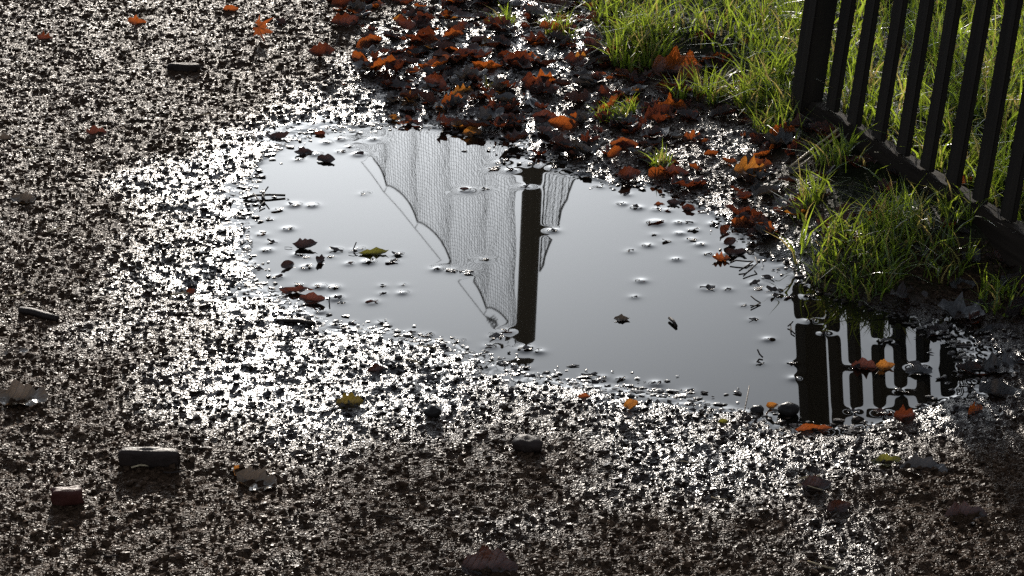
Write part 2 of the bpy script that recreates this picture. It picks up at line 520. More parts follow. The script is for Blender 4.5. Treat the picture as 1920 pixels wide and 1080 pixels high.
remap = np.full(nx * ny, -1); remap[used] = np.arange(len(used))
me = mesh_np('puddle', np.stack([WX.ravel()[used], WY.ravel()[used], wz[used]], 1), remap[quads], [M['water']])
puddle = add('puddle', me)
tag(puddle, 'still muddy puddle mirroring the pale sky, a netting post and fence palings', None, None, 'structure')

# ------------------------------------------------------------------ grit: thousands of small wet stones pressed into the path
ICO_V = []
g = (1 + 5 ** 0.5) / 2
for a in (-1, 1):
    for b in (-g, g):
        ICO_V += [(0, a, b), (a, b, 0), (b, 0, a)]
ICO_V = np.array(ICO_V); ICO_V /= np.linalg.norm(ICO_V[0])
def ico_faces():
    F = []
    d = np.linalg.norm(ICO_V[:, None] - ICO_V[None], axis=2)
    e = d[d > 0.01].min() * 1.05
    for i in range(12):
        for j in range(i + 1, 12):
            for k in range(j + 1, 12):
                if d[i, j] < e and d[j, k] < e and d[i, k] < e:
                    n = np.cross(ICO_V[j] - ICO_V[i], ICO_V[k] - ICO_V[i])
                    F.append((i, j, k) if n.dot(ICO_V[i]) > 0 else (i, k, j))
    return np.array(F)
ICO_F = ico_faces()
def scatter_trapezoid(n):
    y = 2.40 + (5.22 - 2.40) * rng.random(n) ** 0.92
    half = 0.215 * np.hypot(y, CAM_H) + 0.17
    x = (rng.random(n) * 2 - 1) * half
    return x, y
def stones(n, rmin, rmax, pw, keepf):
    x, y = scatter_trapezoid(n)
    h, sd, gd = terrain(x, y, True)
    k = keepf(x, y, h, sd, gd)
    x, y, h, sd = x[k], y[k], h[k], sd[k]
    n = len(x)
    r = rmin + (rmax - rmin) * rng.random(n) ** pw
    sc = np.stack([r * (0.8 + 0.8 * rng.random(n)), r * (0.8 + 0.5 * rng.random(n)), r * (0.4 + 0.5 * rng.random(n))], 1)
    V = ICO_V[None] * (1 + 0.8 * (rng.random((n, 12, 1)) - 0.5)) * sc[:, None, :]
    ang = rng.random(n) * 2 * np.pi
    tx, ty = (rng.random(n) - 0.5) * 0.7, (rng.random(n) - 0.5) * 0.7
    ca, sa = np.cos(ang)[:, None], np.sin(ang)[:, None]
    X = V[..., 0] * ca - V[..., 1] * sa; Y = V[..., 0] * sa + V[..., 1] * ca; Z = V[..., 2]
    Z = Z + X * tx[:, None] + Y * ty[:, None]
    P = np.stack([X + x[:, None], Y + y[:, None], Z + (h + 0.25 * sc[:, 2])[:, None]], -1).reshape(-1, 3)
    F = (ICO_F[None] + 12 * np.arange(n)[:, None, None]).reshape(-1, 3)
    w = np.repeat(wetness(x, y, sd), 12)
    return P, F, w
def keep_path(x, y, h, sd, gd):
    return (h > -0.006) & (gd > -0.02 - 0.05 * rng.random(len(x)))
P, F, w = stones(84000, 0.0010, 0.0045, 2.8, keep_path)
# grains that stand out of the shallow water along the shore
def keep_shore(x, y, h, sd, gd):
    return (sd < 0.02) & (rng.random(len(x)) < np.exp(np.clip(sd, None, 0) / 0.012)) & (h < 0.004)
P2, F2, w2_ = stones(90000, 0.0012, 0.0046, 2.2, keep_shore)
zc = P2.reshape(-1, 12, 3)
mid = zc[:, :, 2].mean(1)
zc[:, :, 2] = mid[:, None] + 0.5 * (zc[:, :, 2] - mid[:, None])
mx3 = zc[:, :, :1].mean(1, keepdims=True)
zc[:, :, :1] = mx3 + (1.0 + 0.9 * rng.random((len(mid), 1, 1))) * (zc[:, :, :1] - mx3)
zc[:, :, 2] += (0.0006 + 0.0012 * rng.random(len(mid)) - np.minimum(mid, 0.001))[:, None] * (mid < 0.001)[:, None]
P2 = zc.reshape(-1, 3)
F = np.concatenate([F, F2 + len(P)]); P = np.concatenate([P, P2]); w = np.concatenate([w, w2_])
me = mesh_np('grit', P, F, [M['grit']], False)
fattr(me, 'wet', w); fattr(me, 'soil', np.zeros(len(P)))
tag(add('grit', me), 'small wet stones and mud crumbs covering the path', None, None, 'stuff')

# ------------------------------------------------------------------ net post and netting (seen only mirrored in the puddle)
DP = 12.3
def post_center(v):
    x = 984 + (660 - v) * 16 / 360.0
    return on_mirror(x, v, DP)
ptop, plow = post_center(682), post_center(300)
slope = (ptop - plow) / (ptop.z - plow.z)
base = plow - slope * plow.z
base.z = 0.0
base = Vector((base.x, DP, 0.0))
HT = ptop.z
import bmesh
bm = bmesh.new()
w2 = 0.052
prof = [(-w2, -w2), (w2, -w2), (w2, w2), (-w2, w2)]
rings = []
for z, s in ((-0.3, 1.0), (0.0, 1.0), (HT * 0.35, 1.0), (HT * 0.7, 0.985), (HT * 0.985, 0.975), (HT, 0.90)):
    rings.append([bm.verts.new((px * s + slope.x * z, py * s, z + (0.025 * (-px / w2) * -0.5 if z == HT else 0))) for px, py in prof])
for a, b in zip(rings[:-1], rings[1:]):
    for k in range(4): bm.faces.new((a[k], a[(k + 1) % 4], b[(k + 1) % 4], b[k]))
bm.faces.new(rings[-1])
bmesh.ops.bevel(bm, geom=[e for e in bm.edges if e.calc_length() > 0.3], offset=0.008, segments=2, affect='EDGES')
me = bpy.data.meshes.new('net_post'); bm.to_mesh(me); bm.free(); me.materials.append(M['post_wood'])
npost = add('net_post', me); npost.location = base
tag(npost, 'tall brown square timber post mirrored upside down in the middle of the puddle', 'post')
npost['group'] = 'netting'

HANG = [(966, 640), (912, 582), (846, 497), (783, 420), (725, 352), (680, 292), (640, 238), (600, 184)]
def wire_D(u):
    return DP + (966 - u) / (966 - 655.0) * 2.1
hang = [on_mirror(u, v, wire_D(u)) for u, v in HANG]
wire_pts = []
for i in range(len(hang)):
    u, v = HANG[i]
    wire_pts.append(on_mirror(u - 5, v + 5, wire_D(u)) + Vector((0, 0, 0.01)))
    if i < len(hang) - 1:
        u2, v2 = HANG[i + 1]
        mdl = (u + u2) / 2
        wire_pts.append(on_mirror(mdl - 4, (v + v2) / 2 + 5 + random.uniform(-2, 2), wire_D(mdl)) + Vector((0, 0, 0.01)))
wire_pts[0] = on_mirror(972, 668, DP)
CELL = 0.0225
def net_grid(cols, tops, ztop_to, phase=0.0):
    """square mesh of cords hanging from a list of top points"""
    nr = int((max(p.z for p in tops) - ztop_to) / CELL)
    V, F = [], []
    G = []
    for j in range(cols):
        col = []
        for i in range(nr):
            p = tops[j].copy()
            dz = i * CELL
            k = 1.0 + 0.0 * dz
            p.z -= dz * k
            p.y += 0.012 * math.sin(j * 0.55 + phase) + 0.008 * math.sin(i * 0.21 + j * 0.3)
            p.x += 0.0035 * math.sin(i * 0.33 + j * 0.7) + 0.0025 * random.uniform(-1, 1)
            p.z += 0.001 * random.uniform(-1, 1)
            col.append(p if p.z > 0.05 else None)
        G.append(col)
    def cord(a, b, r=0.00125):
        t = (b - a).normalized()
        s = t.cross(Vector((0, 1, 0.2))).normalized()
        q = t.cross(s)
        o = len(V)
        for c in (a, b):
            for ang in (0.5, 2.6, 4.7):
                V.append(c + (s * math.cos(ang) + q * math.sin(ang)) * r)
        for k in range(3):
            k2 = (k + 1) % 3
            F.append((o + k, o + k2, o + 3 + k2, o + 3 + k))
    for j in range(cols):
        for i in range(nr):
            if G[j][i] is None: continue
            if i + 1 < nr and G[j][i + 1] is not None: cord(G[j][i], G[j][i + 1])
            if j + 1 < cols and G[j + 1][i] is not None: cord(G[j][i], G[j + 1][i])
    return np.array([tuple(v) for v in V]), np.array(F)

tops = []
PER = 15
for i in range(len(hang) - 1):
    a, b = hang[i], hang[i + 1]
    drop = 0.062
    for k in range(PER):
        s = k / PER
        p = a.lerp(b, s)
        p.z -= 4 * drop * s * (1 - s) + 0.012
        p.x += 0.007 * math.sin(2 * math.pi * s)
        tops.append(p)
tops.append(hang[-1].copy())
net = empty('netting', (hang[0].x, hang[0].y, 0))
V, F = net_grid(len(tops), tops, 0.1)
o = add('mesh_panel', mesh_np('mesh_panel', V - np.array(net.location), F, [M['net']], False), net)
me = tube_mesh('edge_rope', [([p - Vector(net.location) for p in tops], 0.0052)], M['rope'])
add('edge_rope', me, net)
tag(net, 'dark square mesh netting with scalloped rope edge, mirrored left of the post', 'netting', 'netting')
w = empty('support_wire', (wire_pts[0].x, wire_pts[0].y, wire_pts[0].z))
add('strand', tube_mesh('strand', [([p - w.location for p in wire_pts], 0.0026)], M['wire'], 4), w)
for k in (0.28, 0.34, 0.40):
    c = (hang[0].lerp(hang[1], 1 - k) + Vector((-0.02, 0, -0.005))) - w.location
    add('barb', tube_mesh('barb', [([c + Vector((-0.03, 0, -0.012)), c + Vector((0.028, 0, 0.014))], 0.003),
                                   ([c + Vector((-0.022, 0, 0.016)), c + Vector((0.02, 0, -0.016))], 0.003)], M['wire'], 4), w)
for i in range(1, len(hang)):
    add('tie', tube_mesh('tie', [([hang[i] - w.location, wire_pts[2 * i] - w.location], 0.0022)], M['wire'], 4), w)
tag(w, 'thin slanting wire above the scalloped netting edge, mirrored in the puddle', 'wire', 'netting')

# right hand piece of netting, bunched beside the post
A = on_mirror(1012, 508, DP - 0.02); B = on_mirror(1078, 322, DP + 1.0)
tops2 = []
NC = 15
for k in range(NC):
    s = k / (NC - 1)
    p = A.lerp(B, s)
    p.x += 0.004 * math.sin(k * 2.1); p.z += 0.012 * math.sin(k * 1.3)
    tops2.append(p)
net2 = empty('netting', (A.x, A.y, 0))
V, F = net_grid(NC, tops2, 0.1, 1.2)
V[:, 0] += (A.z - V[:, 2]) * -slope.x * 1.0 + (A.z - V[:, 2]) * 0.01
add('mesh_panel', mesh_np('mesh_panel', V - np.array(net2.location), F, [M['net']], False), net2)
l2 = net2.location
inner = []
z = A.z
while z > 0.1:
    inner.append(Vector((A.x + (A.z - z) * (-slope.x + 0.01), A.y, z)) - l2); z -= 0.12
outer = [Vector((p.x + (A.z - p.z) * (-slope.x + 0.01), p.y, p.z)) - l2 for p in tops2]
add('edge_rope', tube_mesh('edge_rope', [(inner, 0.004)], M['rope']), net2)
add('edge_rope', tube_mesh('edge_rope', [(outer, 0.006)], M['rope']), net2)
tag(net2, 'narrow bunched strip of dark netting, mirrored right of the post', 'netting', 'netting')

# ------------------------------------------------------------------ paling fence on the grass bank
RAILZ = 0.085
f0 = on_plane(1516, 180, RAILZ); f1 = on_plane(1891, 412, RAILZ)
p0 = Vector((f0[0], f0[1], 0)); p1 = Vector((f1[0], f1[1], 0))
fd = (p1 - p0); STEP = fd.length / 8.0; faz = math.atan2(fd.y, fd.x)
fence = empty('paling_fence', (p0.x, p0.y, RAILZ))
fence.rotation_euler = (-0.105, 0, faz)
tag(fence, 'dark weathered wooden paling fence standing on the grass bank', 'fence')
def box_mesh(name, sx, sy, z0, z1, mat, bev=0.003, jitter=0.0, point=False):
    bm = bmesh.new()
    r = bmesh.ops.create_cube(bm, size=1.0)
    for v in bm.verts:
        v.co = Vector((v.co.x * sx, v.co.y * sy, z0 + (v.co.z + 0.5) * (z1 - z0)))
    bmesh.ops.subdivide_edges(bm, edges=[e for e in bm.edges if abs(e.verts[0].co.z - e.verts[1].co.z) > 0.5 * (z1 - z0)], cuts=5)
    if jitter:
        for v in bm.verts:
            v.co.x += random.uniform(-1, 1) * jitter; v.co.y += random.uniform(-1, 1) * jitter
    if bev: bmesh.ops.bevel(bm, geom=[e for e in bm.edges if len(e.link_faces) == 2 and e.calc_face_angle(0) > 1.0], offset=bev, segments=2, affect='EDGES')
    me = bpy.data.meshes.new(name); bm.to_mesh(me); bm.free(); me.materials.append(mat)
    return me
FTOP = 1.12
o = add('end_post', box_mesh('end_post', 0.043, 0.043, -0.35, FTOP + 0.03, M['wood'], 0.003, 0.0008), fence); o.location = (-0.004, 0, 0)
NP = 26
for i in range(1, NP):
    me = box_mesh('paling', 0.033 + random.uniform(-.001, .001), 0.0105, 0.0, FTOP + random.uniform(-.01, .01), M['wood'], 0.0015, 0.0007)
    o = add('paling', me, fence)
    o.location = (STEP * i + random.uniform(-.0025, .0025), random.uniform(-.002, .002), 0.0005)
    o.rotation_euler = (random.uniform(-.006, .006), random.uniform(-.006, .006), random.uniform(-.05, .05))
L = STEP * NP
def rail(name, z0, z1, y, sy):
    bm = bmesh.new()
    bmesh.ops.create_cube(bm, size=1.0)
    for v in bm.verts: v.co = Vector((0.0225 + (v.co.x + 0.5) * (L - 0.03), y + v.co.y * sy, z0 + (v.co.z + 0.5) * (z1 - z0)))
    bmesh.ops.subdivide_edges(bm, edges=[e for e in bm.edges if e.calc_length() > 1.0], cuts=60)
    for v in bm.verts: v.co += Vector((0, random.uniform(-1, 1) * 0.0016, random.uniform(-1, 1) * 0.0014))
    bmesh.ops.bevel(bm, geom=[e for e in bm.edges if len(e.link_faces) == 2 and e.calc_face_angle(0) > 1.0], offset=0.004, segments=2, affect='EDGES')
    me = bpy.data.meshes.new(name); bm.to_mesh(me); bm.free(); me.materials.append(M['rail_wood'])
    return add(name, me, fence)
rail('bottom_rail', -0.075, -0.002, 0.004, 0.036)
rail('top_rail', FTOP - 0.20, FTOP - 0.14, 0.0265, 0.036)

# ------------------------------------------------------------------ leaves
def leaf_grid(shape, L, curl, bend, crumple, seed, rows=13):
    """blade in local x (length) y (width); returns verts, quads, uvs"""
    rs = np.random.default_rng(seed)
    t = np.linspace(0, 1, rows)
    cols = np.array([-1, -0.5, 0, 0.5, 1])
    lobe = np.ones((2, rows))
    if shape == 'oak':
        for q in range(2):
            lobe[q] = 1 + rs.uniform(.10, .26) * np.cos(2 * np.pi * rs.uniform(2.4, 4.2) * t + rs.uniform(0, 6)) + 0.05 * rs.standard_normal(rows)
        wd = 0.30 * np.sin(np.pi * t ** 0.85) ** 0.65 + 0.012
    elif shape == 'oval':
        wd = 0.27 * np.sin(np.pi * t ** 0.9) ** 0.8 * (1 + 0.06 * rs.standard_normal(rows)) + 0.008
    elif shape == 'narrow':
        wd = 0.15 * np.sin(np.pi * t) ** 0.75 * (1 + 0.07 * rs.standard_normal(rows)) + 0.008
    else:  # torn scrap
        wd = 0.30 * np.sin(np.pi * (0.12 + 0.76 * t)) * (1 + 0.14 * rs.standard_normal(rows))
        wd = np.clip(wd, 0.06, 0.45)
    T, S = np.meshgrid(t, cols, indexing='ij')
    wl_ = wd * lobe[0] * (1 + 0.05 * rs.standard_normal(rows)); wr_ = wd * lobe[1] * (1 + 0.05 * rs.standard_normal(rows))
    W = np.where(S < 0, wl_[:, None], wr_[:, None])
    X = (T - 0.5) + 0.10 * np.abs(S) * W * (1 if shape == 'oak' else 0.3)
    Y = S * W
    Z = curl * Y ** 2 * 3.2 + bend * (T - 0.5) ** 2 * 1.6 + 0.06 * np.abs(Y)
    Z = Z + crumple * (vnoise(X * 4 + seed * 3.3, Y * 5 + 7.7, seed) - 0.5) + 0.5 * crumple * (vnoise(X * 10 + seed, Y * 10, seed + 5) - 0.5)
    V = np.stack([X, Y, Z], -1).reshape(-1, 3) * L
    i = np.arange(rows * 5).reshape(rows, 5)
    F = np.stack([i[:-1, :-1], i[1:, :-1], i[1:, 1:], i[:-1, 1:]], -1).reshape(-1, 4)
    uv = np.stack([T, S * 0.5], -1).reshape(-1, 2)
    return V, F, uv
def leaf_palmate(L, curl, crumple, seed):
    rs = np.random.default_rng(seed)
    n = 40
    th = np.linspace(-math.pi * 0.86, math.pi * 0.86, n)
    r = np.zeros(n)
    for c, a, s in ((0, 0.62, 0.20), (0.95, 0.52, 0.17), (-0.95, 0.52, 0.17), (1.85, 0.36, 0.18), (-1.85, 0.36, 0.18), (0.45, 0.38, 0.10), (-0.45, 0.38, 0.10)):
        r = np.maximum(r, a * np.exp(-np.abs(th - c) / s / 1.6))
    r = np.maximum(r, 0.20) * (1 + 0.10 * rs.standard_normal(n))
    V, uv = [(-0.15, 0, 0)], [(0.0, 0.0)]
    for f in (0.4, 0.72, 1.0):
        rr = r ** (1 if f == 1 else 0.8) * f
        for k in range(n):
            V.append((-0.15 + rr[k] * math.cos(th[k]), rr[k] * math.sin(th[k]), 0)); uv.append((f * 0.9, math.sin(th[k] * 2.5) * 0.3 * f))
    V = np.array(V)
    V[:, 2] = curl * (V[:, 0] ** 2 * 0.6 + V[:, 1] ** 2) * 1.6 + crumple * (vnoise(V[:, 0] * 4 + seed, V[:, 1] * 4, seed) - 0.5) + 0.5 * crumple * (vnoise(V[:, 0] * 9 + seed, V[:, 1] * 9, seed) - 0.5)
    F = []
    for k in range(n - 1): F.append((0, 1 + k, 2 + k, 2 + k))
    for q in range(2):
        for k in range(n - 1): F.append((1 + q * n + k, 1 + (q + 1) * n + k, 2 + (q + 1) * n + k, 2 + q * n + k))
    return V * L, F, np.array(uv)
def leaf_mesh(name, shape, L, mat, curl=0.5, bend=0.3, crumple=0.10, seed=1):
    if shape == 'palm': V, F, uv = leaf_palmate(L, curl, crumple, seed)
    else: V, F, uv = leaf_grid(shape, L, curl, bend, crumple, seed, 19 if shape == 'oak' else (11 if shape != 'scrap' else 7))
    me = bpy.data.meshes.new(name)
    me.from_pydata([tuple(v) for v in V], [], [tuple(dict.fromkeys(int(q) for q in f)) for f in F])
    me.polygons.foreach_set('use_smooth', [True] * len(me.polygons))
    lay = me.uv_layers.new(name='UVMap')
    li = np.zeros(len(me.loops), dtype=np.int32); me.loops.foreach_get('vertex_index', li)
    lay.data.foreach_set('uv', uv[li].astype(np.float32).ravel())
    me.materials.append(mat)
    return me
def co_array(me):
    a = np.zeros(len(me.vertices) * 3, dtype=np.float32); me.vertices.foreach_get('co', a)
    return a.reshape(-1, 3)
def rest_on(o, x, y, z, sink=0.001):
    """put the object so that its lowest point lies on height z"""
    m = np.array(o.rotation_euler.to_matrix())
    pts = co_array(o.data) @ m.T * np.array(o.scale)
    o.location = (x, y, z - pts[:, 2].min() - sink)
def stem_for(o, L, mat, length=0.45):
    pts = [Vector((-0.5 * L, 0, 0.03 * L)), Vector((-(0.5 + 0.5 * length) * L, 0.02 * L, 0.05 * L)), Vector((-(0.5 + length) * L, 0.06 * L, 0.02 * L))]
    add('stem', tube_mesh('stem', [(pts, [0.013 * L, 0.010 * L, 0.012 * L])], mat, 4), o)

# name, px u, v, length px, shape, material, yaw deg, tilt (x,y) deg, curl, bend, label, category
LEAVES = [
 ('fallen_leaf',495,72,66,'palm','orange',12,(58,25),.5,.2,'large orange lobed leaf standing upright on the gravel in the upper left'),
 ('fallen_leaf',255,46,36,'oak','orange',20,(45,10),.6,.5,'small orange leaf lying alone on gravel, left of the large lobed one'),
 ('fallen_leaf',433,20,30,'oval','orange',10,(45,0),.5,.4,'small bright orange leaf at the top edge above the large lobed leaf'),
 ('fallen_leaf',85,74,32,'oak','russet',-15,(40,10),.7,.5,'brown folded leaf lying alone on gravel near the top left corner'),
 ('fallen_leaf',180,250,40,'oak','russet',15,(25,0),.5,.5,'flat brown leaf on gravel left of the puddle, farthest from the shore'),
 ('fallen_leaf',848,104,52,'oval','orange',8,(42,0),.7,.35,'bright orange oval leaf arched in the litter above the netting reflection'),
 ('fallen_leaf',925,78,50,'narrow','russet',25,(35,10),.4,.5,'long russet leaf slanting upward near the top centre litter'),
 ('fallen_leaf',918,165,62,'palm','olive',70,(40,0),.5,.3,'yellow green lobed leaf in the brown litter above the puddle'),
 ('fallen_leaf',1268,138,95,'oak','orange',5,(62,0),.55,.2,'large backlit brown leaf standing on edge below the grass'),
 ('fallen_leaf',1335,112,100,'palm','slate',120,(8,-6),.25,.2,'large grey wet leaf lying flat between grass and backlit brown leaf'),
 ('fallen_leaf',1000,192,90,'palm','slate',40,(10,8),.25,.2,'large dark grey leaf lying flat beside the yellow green lobed leaf'),
 ('fallen_leaf',1020,160,56,'oak','orange',-10,(45,0),.7,.4,'crumpled red brown leaf right of the yellow green lobed leaf'),
 ('fallen_leaf',848,192,50,'oak','orange',25,(45,0),.6,.4,'orange leaf tilted up left of the dark grey leaf'),
 ('fallen_leaf',750,38,27,'oval','amber',0,(45,0),.5,.3,'small amber oval leaf in the litter near the top'),
 ('fallen_leaf',1025,226,54,'oval','russet',-10,(50,5),.4,.2,'red brown pointed leaf at the far shore above the post reflection'),
 ('fallen_leaf',885,252,38,'oval','amber',12,(60,0),.7,.3,'amber leaf curled at the far edge of the water over the netting'),
 ('fallen_leaf',985,116,52,'oak','orange',12,(40,0),.6,.4,'rust coloured leaf lying in litter right of the orange oval leaf'),
 ('fallen_leaf',1092,118,40,'oak','amber',-15,(52,0),.6,.4,'amber brown lobed leaf in the litter left of the grass'),
 ('fallen_leaf',1160,98,50,'oval','orange',10,(50,0),.6,.5,'orange arched leaf just below the big grass clump'),
 ('fallen_leaf',1258,206,58,'oak','orange',5,(45,0),.8,.6,'crumpled bright orange leaf right of the small grass sprouts'),
 ('fallen_leaf',1310,190,36,'oval','russet',60,(50,0),.5,.4,'brown leaf standing up among grass below the large backlit leaf'),
 ('fallen_leaf',1300,262,42,'oak','orange',-5,(40,0),.6,.5,'orange ragged leaf near the right shore litter'),
 ('fallen_leaf',1632,418,46,'oak','orange',-10,(50,0),.7,.4,'orange leaf caught in the grass clump beside the water'),
 ('fallen_leaf',1350,205,44,'oval','dark',140,(30,0),.5,.4,'dark brown leaf in grass left of the fence end'),
 ('fallen_leaf',1500,208,60,'oak','slate',30,(15,10),.4,.4,'pale grey wet leaf at the foot of the fence end post'),
 ('fallen_leaf',1468,252,54,'oak','orange',0,(35,0),.7,.5,'dull orange leaf in the grass below the fence end post'),
 ('fallen_leaf',1525,806,70,'narrow','orange',4,(40,0),.8,.3,'long dark red leaf at the near shore below the end post reflection'),
 ('fallen_leaf',1695,786,46,'oak','russet',10,(40,0),.7,.5,'brown curled leaf on the near shore beneath the paling reflections'),
 ('fallen_leaf',1822,775,48,'oak','orange',50,(45,0),.8,.5,'folded orange leaf on mud at the right end of the puddle'),
 ('fallen_leaf',1180,764,34,'oval','amber',30,(60,0),.5,.4,'small orange leaf standing on the near shore right of centre'),
 ('fallen_leaf',1095,745,24,'oval','orange',0,(40,0),.4,.3,'tiny orange leaf scrap on the near shore below the post reflection'),
 ('fallen_leaf',655,758,52,'oak','brim',10,(38,0),.7,.5,'dark leaf with yellow rim standing in the glittering mud left of centre'),
 ('fallen_leaf',355,552,32,'oval','russet',70,(55,0),.5,.4,'brown leaf tip standing upright in glittering mud left of the puddle'),
 ('fallen_leaf',482,905,84,'oak','tan',-20,(14,4),.5,.5,'pale shiny crumpled leaf on the gravel in the lower left'),
 ('fallen_leaf',440,888,40,'oval','amber',85,(60,0),.5,.4,'brown upright leaf tip beside the pale crumpled leaf'),
 ('fallen_leaf',918,1068,108,'oak','dark',3,(30,0),.6,.3,'dark brown leaf with rusty rim at the bottom edge of the picture'),
 ('fallen_leaf',1568,958,56,'oval','dark',30,(50,0),.5,.4,'brown leaf propped up in the gravel at lower right'),
 ('fallen_leaf',1810,968,80,'oak','dark',0,(28,0),.6,.5,'wide brown leaf on gravel near the right edge, low down'),
 ('fallen_leaf',1730,880,90,'oak','slate',-10,(10,5),.4,.4,'flat grey wet leaf in the mud at lower right'),
 ('fallen_leaf',1660,868,60,'oval','olive',10,(14,0),.4,.4,'dull olive leaf pressed in the mud left of a flat grey leaf'),
 ('fallen_leaf',1530,912,62,'oval','dark',12,(30,0),.5,.4,'dark curled leaf in the gravel above the propped brown leaf'),
 ('fallen_leaf',42,752,100,'oak','tan',5,(14,0),.5,.5,'pale wet lobed leaf at the left edge of the gravel'),
 ('fallen_leaf',30,662,44,'scrap','tan',20,(8,0),.3,.4,'bright shiny scrap of leaf at the left edge above the pale lobed one'),
 ('fallen_leaf',45,378,52,'oval','tan',-12,(15,0),.5,.4,'pale curled leaf on gravel at the left edge, level with the puddle'),
 ('fallen_leaf',8,262,36,'oak','tan',20,(20,0),.5,.4,'pale scrap at the left edge high up'),
 ('fallen_leaf',706,694,42,'oval','dark',20,(45,0),.6,.3,'brown leaf in the brightest glitter below the puddle'),
 ('fallen_leaf',1355,436,34,'oval','russet',55,(60,0),.4,.3,'brown pointed leaf standing in shallow water at the right shore'),
 ('fallen_leaf',1366,458,26,'scrap','dark',30,(55,0),.4,.3,'blackish leaf scrap below the pointed leaf at the right shore'),
 ('fallen_leaf',1446,764,26,'oval','amber',20,(40,0),.6,.4,'small yellow leaf on the dark pebble at the near shore'),
 ('fallen_leaf',1355,792,22,'oval','olive',20,(40,0),.5,.4,'tiny yellow green leaf on the mud left of the dark pebble'),
 ('fallen_leaf',1480,385,90,'palm','slate',10,(10,-8),.3,.3,'large dark wet leaf on the mud between puddle and grass clump'),
 ('fallen_leaf',1390,395,80,'palm','slate',70,(8,6),.3,.3,'blackish wet lobed leaf left of the large dark one on the right shore'),
 ('fallen_leaf',1300,345,64,'oval','slate',0,(6,0),.3,.2,'shiny pale leaf reflecting light at the right shore'),
 ('fallen_leaf',1700,560,80,'oak','dark',20,(15,8),.5,.4,'dark leaf in the shade under the grass bank'),
 ('fallen_leaf',1800,590,90,'oak','slate',-15,(12,8),.4,.4,'grey leaf in the shade at the right end of the puddle'),
 ('fallen_leaf',1880,690,90,'oak','slate',15,(12,4),.4,.4,'grey wet leaf at the right edge level with the paling reflections'),
 ('fallen_leaf',1655,262,44,'oval','orange',75,(55,0),.4,.3,'orange leaf glowing behind the fence palings'),
 ('fallen_leaf',1805,345,44,'oval','orange',40,(50,0),.4,.3,'rust leaf behind the palings near the bottom rail'),
 ('fallen_leaf',1360,40,36,'oval','orange',80,(60,0),.4,.3,'reddish leaf standing in the grass at the top'),
 ('fallen_leaf',1405,78,34,'oval','amber',20,(30,0),.4,.3,'amber leaf in the grass left of the fence'),
 ('fallen_leaf',1690,100,40,'oval','russet',60,(50,0),.4,.3,'red leaf in the lawn behind the palings'),
]
FLOAT = [
 ('floating_leaf',572,465,48,'oval','dark',4,(12,0),.9,.6,'dark boat shaped leaf floating at the left of the puddle'),
 ('floating_leaf',597,492,34,'scrap','dark',80,(35,0),.8,.6,'dark crumpled leaf floating below the boat shaped one'),
 ('floating_leaf',700,476,58,'narrow','olive',5,(20,0),.9,.3,'long olive leaf floating beside the netting reflection'),
 ('floating_leaf',538,500,30,'scrap','dark',40,(45,0),.5,.3,'triangular dark scrap sticking out of the water at left'),
 ('floating_leaf',556,549,66,'narrow','russet',8,(15,0),.8,.3,'long brown leaf floating near the left shore'),
 ('floating_leaf',586,566,48,'scrap','russet',-10,(25,0),.7,.4,'ragged brown leaf floating at the lower left shore'),
 ('floating_leaf',612,302,36,'scrap','dark',-20,(25,0),.7,.4,'small dark scrap with shiny tip in the upper left water'),
 ('floating_leaf',570,288,38,'oval','dark',10,(25,0),.7,.4,'dark curled leaf near the upper left shore'),
 ('floating_leaf',600,252,20,'scrap','russet',0,(50,0),.8,.5,'round reddish brown scrap at the far left shore'),
 ('floating_leaf',518,260,50,'narrow','dark',12,(25,0),.6,.4,'long dark leaf at the upper left corner of the water'),
 ('floating_leaf',1166,600,32,'oval','tan',4,(12,0),.7,.4,'pale tan leaf floating alone in the middle of open water'),
 ('floating_leaf',1352,488,34,'oak','orange',-5,(20,0),.7,.5,'red brown leaf floating off the right shore'),
 ('floating_leaf',1264,383,28,'oval','dark',-20,(40,0),.6,.4,'blackish leaf tilted up near the right shore'),
 ('floating_leaf',1292,394,30,'oval','russet',-30,(40,0),.6,.4,'rust edged dark leaf right of the blackish tilted leaf'),
 ('floating_leaf',1236,384,22,'oval','orange',10,(20,0),.5,.3,'small orange leaf left of the blackish tilted leaf'),
 ('floating_leaf',1620,690,50,'oak','russet',-6,(18,0),.6,.4,'russet leaf floating across the reflected palings'),
 ('floating_leaf',1658,690,38,'oval','amber',10,(35,0),.6,.4,'tan leaf standing up right of the russet floating one'),
 ('floating_leaf',1722,700,50,'scrap','slate',0,(12,0),.6,.4,'shiny pale leaf floating at the right end of the puddle'),
 ('floating_leaf',1380,478,40,'scrap','dark',10,(20,0),.6,.4,'dark scrap floating near the twigs on the right'),
]
def put_leaf(e, i, floating):
    name, u, v, Lpx, shape, mat, yaw, tilt, curl, bend, label = e
    x, y, z, t = ground_at(u, v)
    if floating: x, y, t = on_plane(u, v, 0.0); z = 0.0015
    L = Lpx * t / FPX
    me = leaf_mesh(name, shape, L, M[mat], curl, bend, 0.16, 100 + i + (500 if floating else 0))
    o = add(name, me)
    o.rotation_euler = Euler((R(tilt[0]), R(tilt[1]), R(yaw)))
    rest_on(o, x, y, z, 0.004 * (L / 0.05) if not floating else 0.0025)
    if not floating and z < 0.004 and v < 800: o.location.z += 0.002
    if Lpx > 40 and shape != 'scrap' and abs(tilt[0]) < 60: stem_for(o, L, M['twig'], 0.3)
    tag(o, label, 'leaf', 'floating leaves' if floating else 'fallen leaves')
    return o
for i, e in enumerate(LEAVES): put_leaf(e, i, False)
for i, e in enumerate(FLOAT): put_leaf(e, i, True)

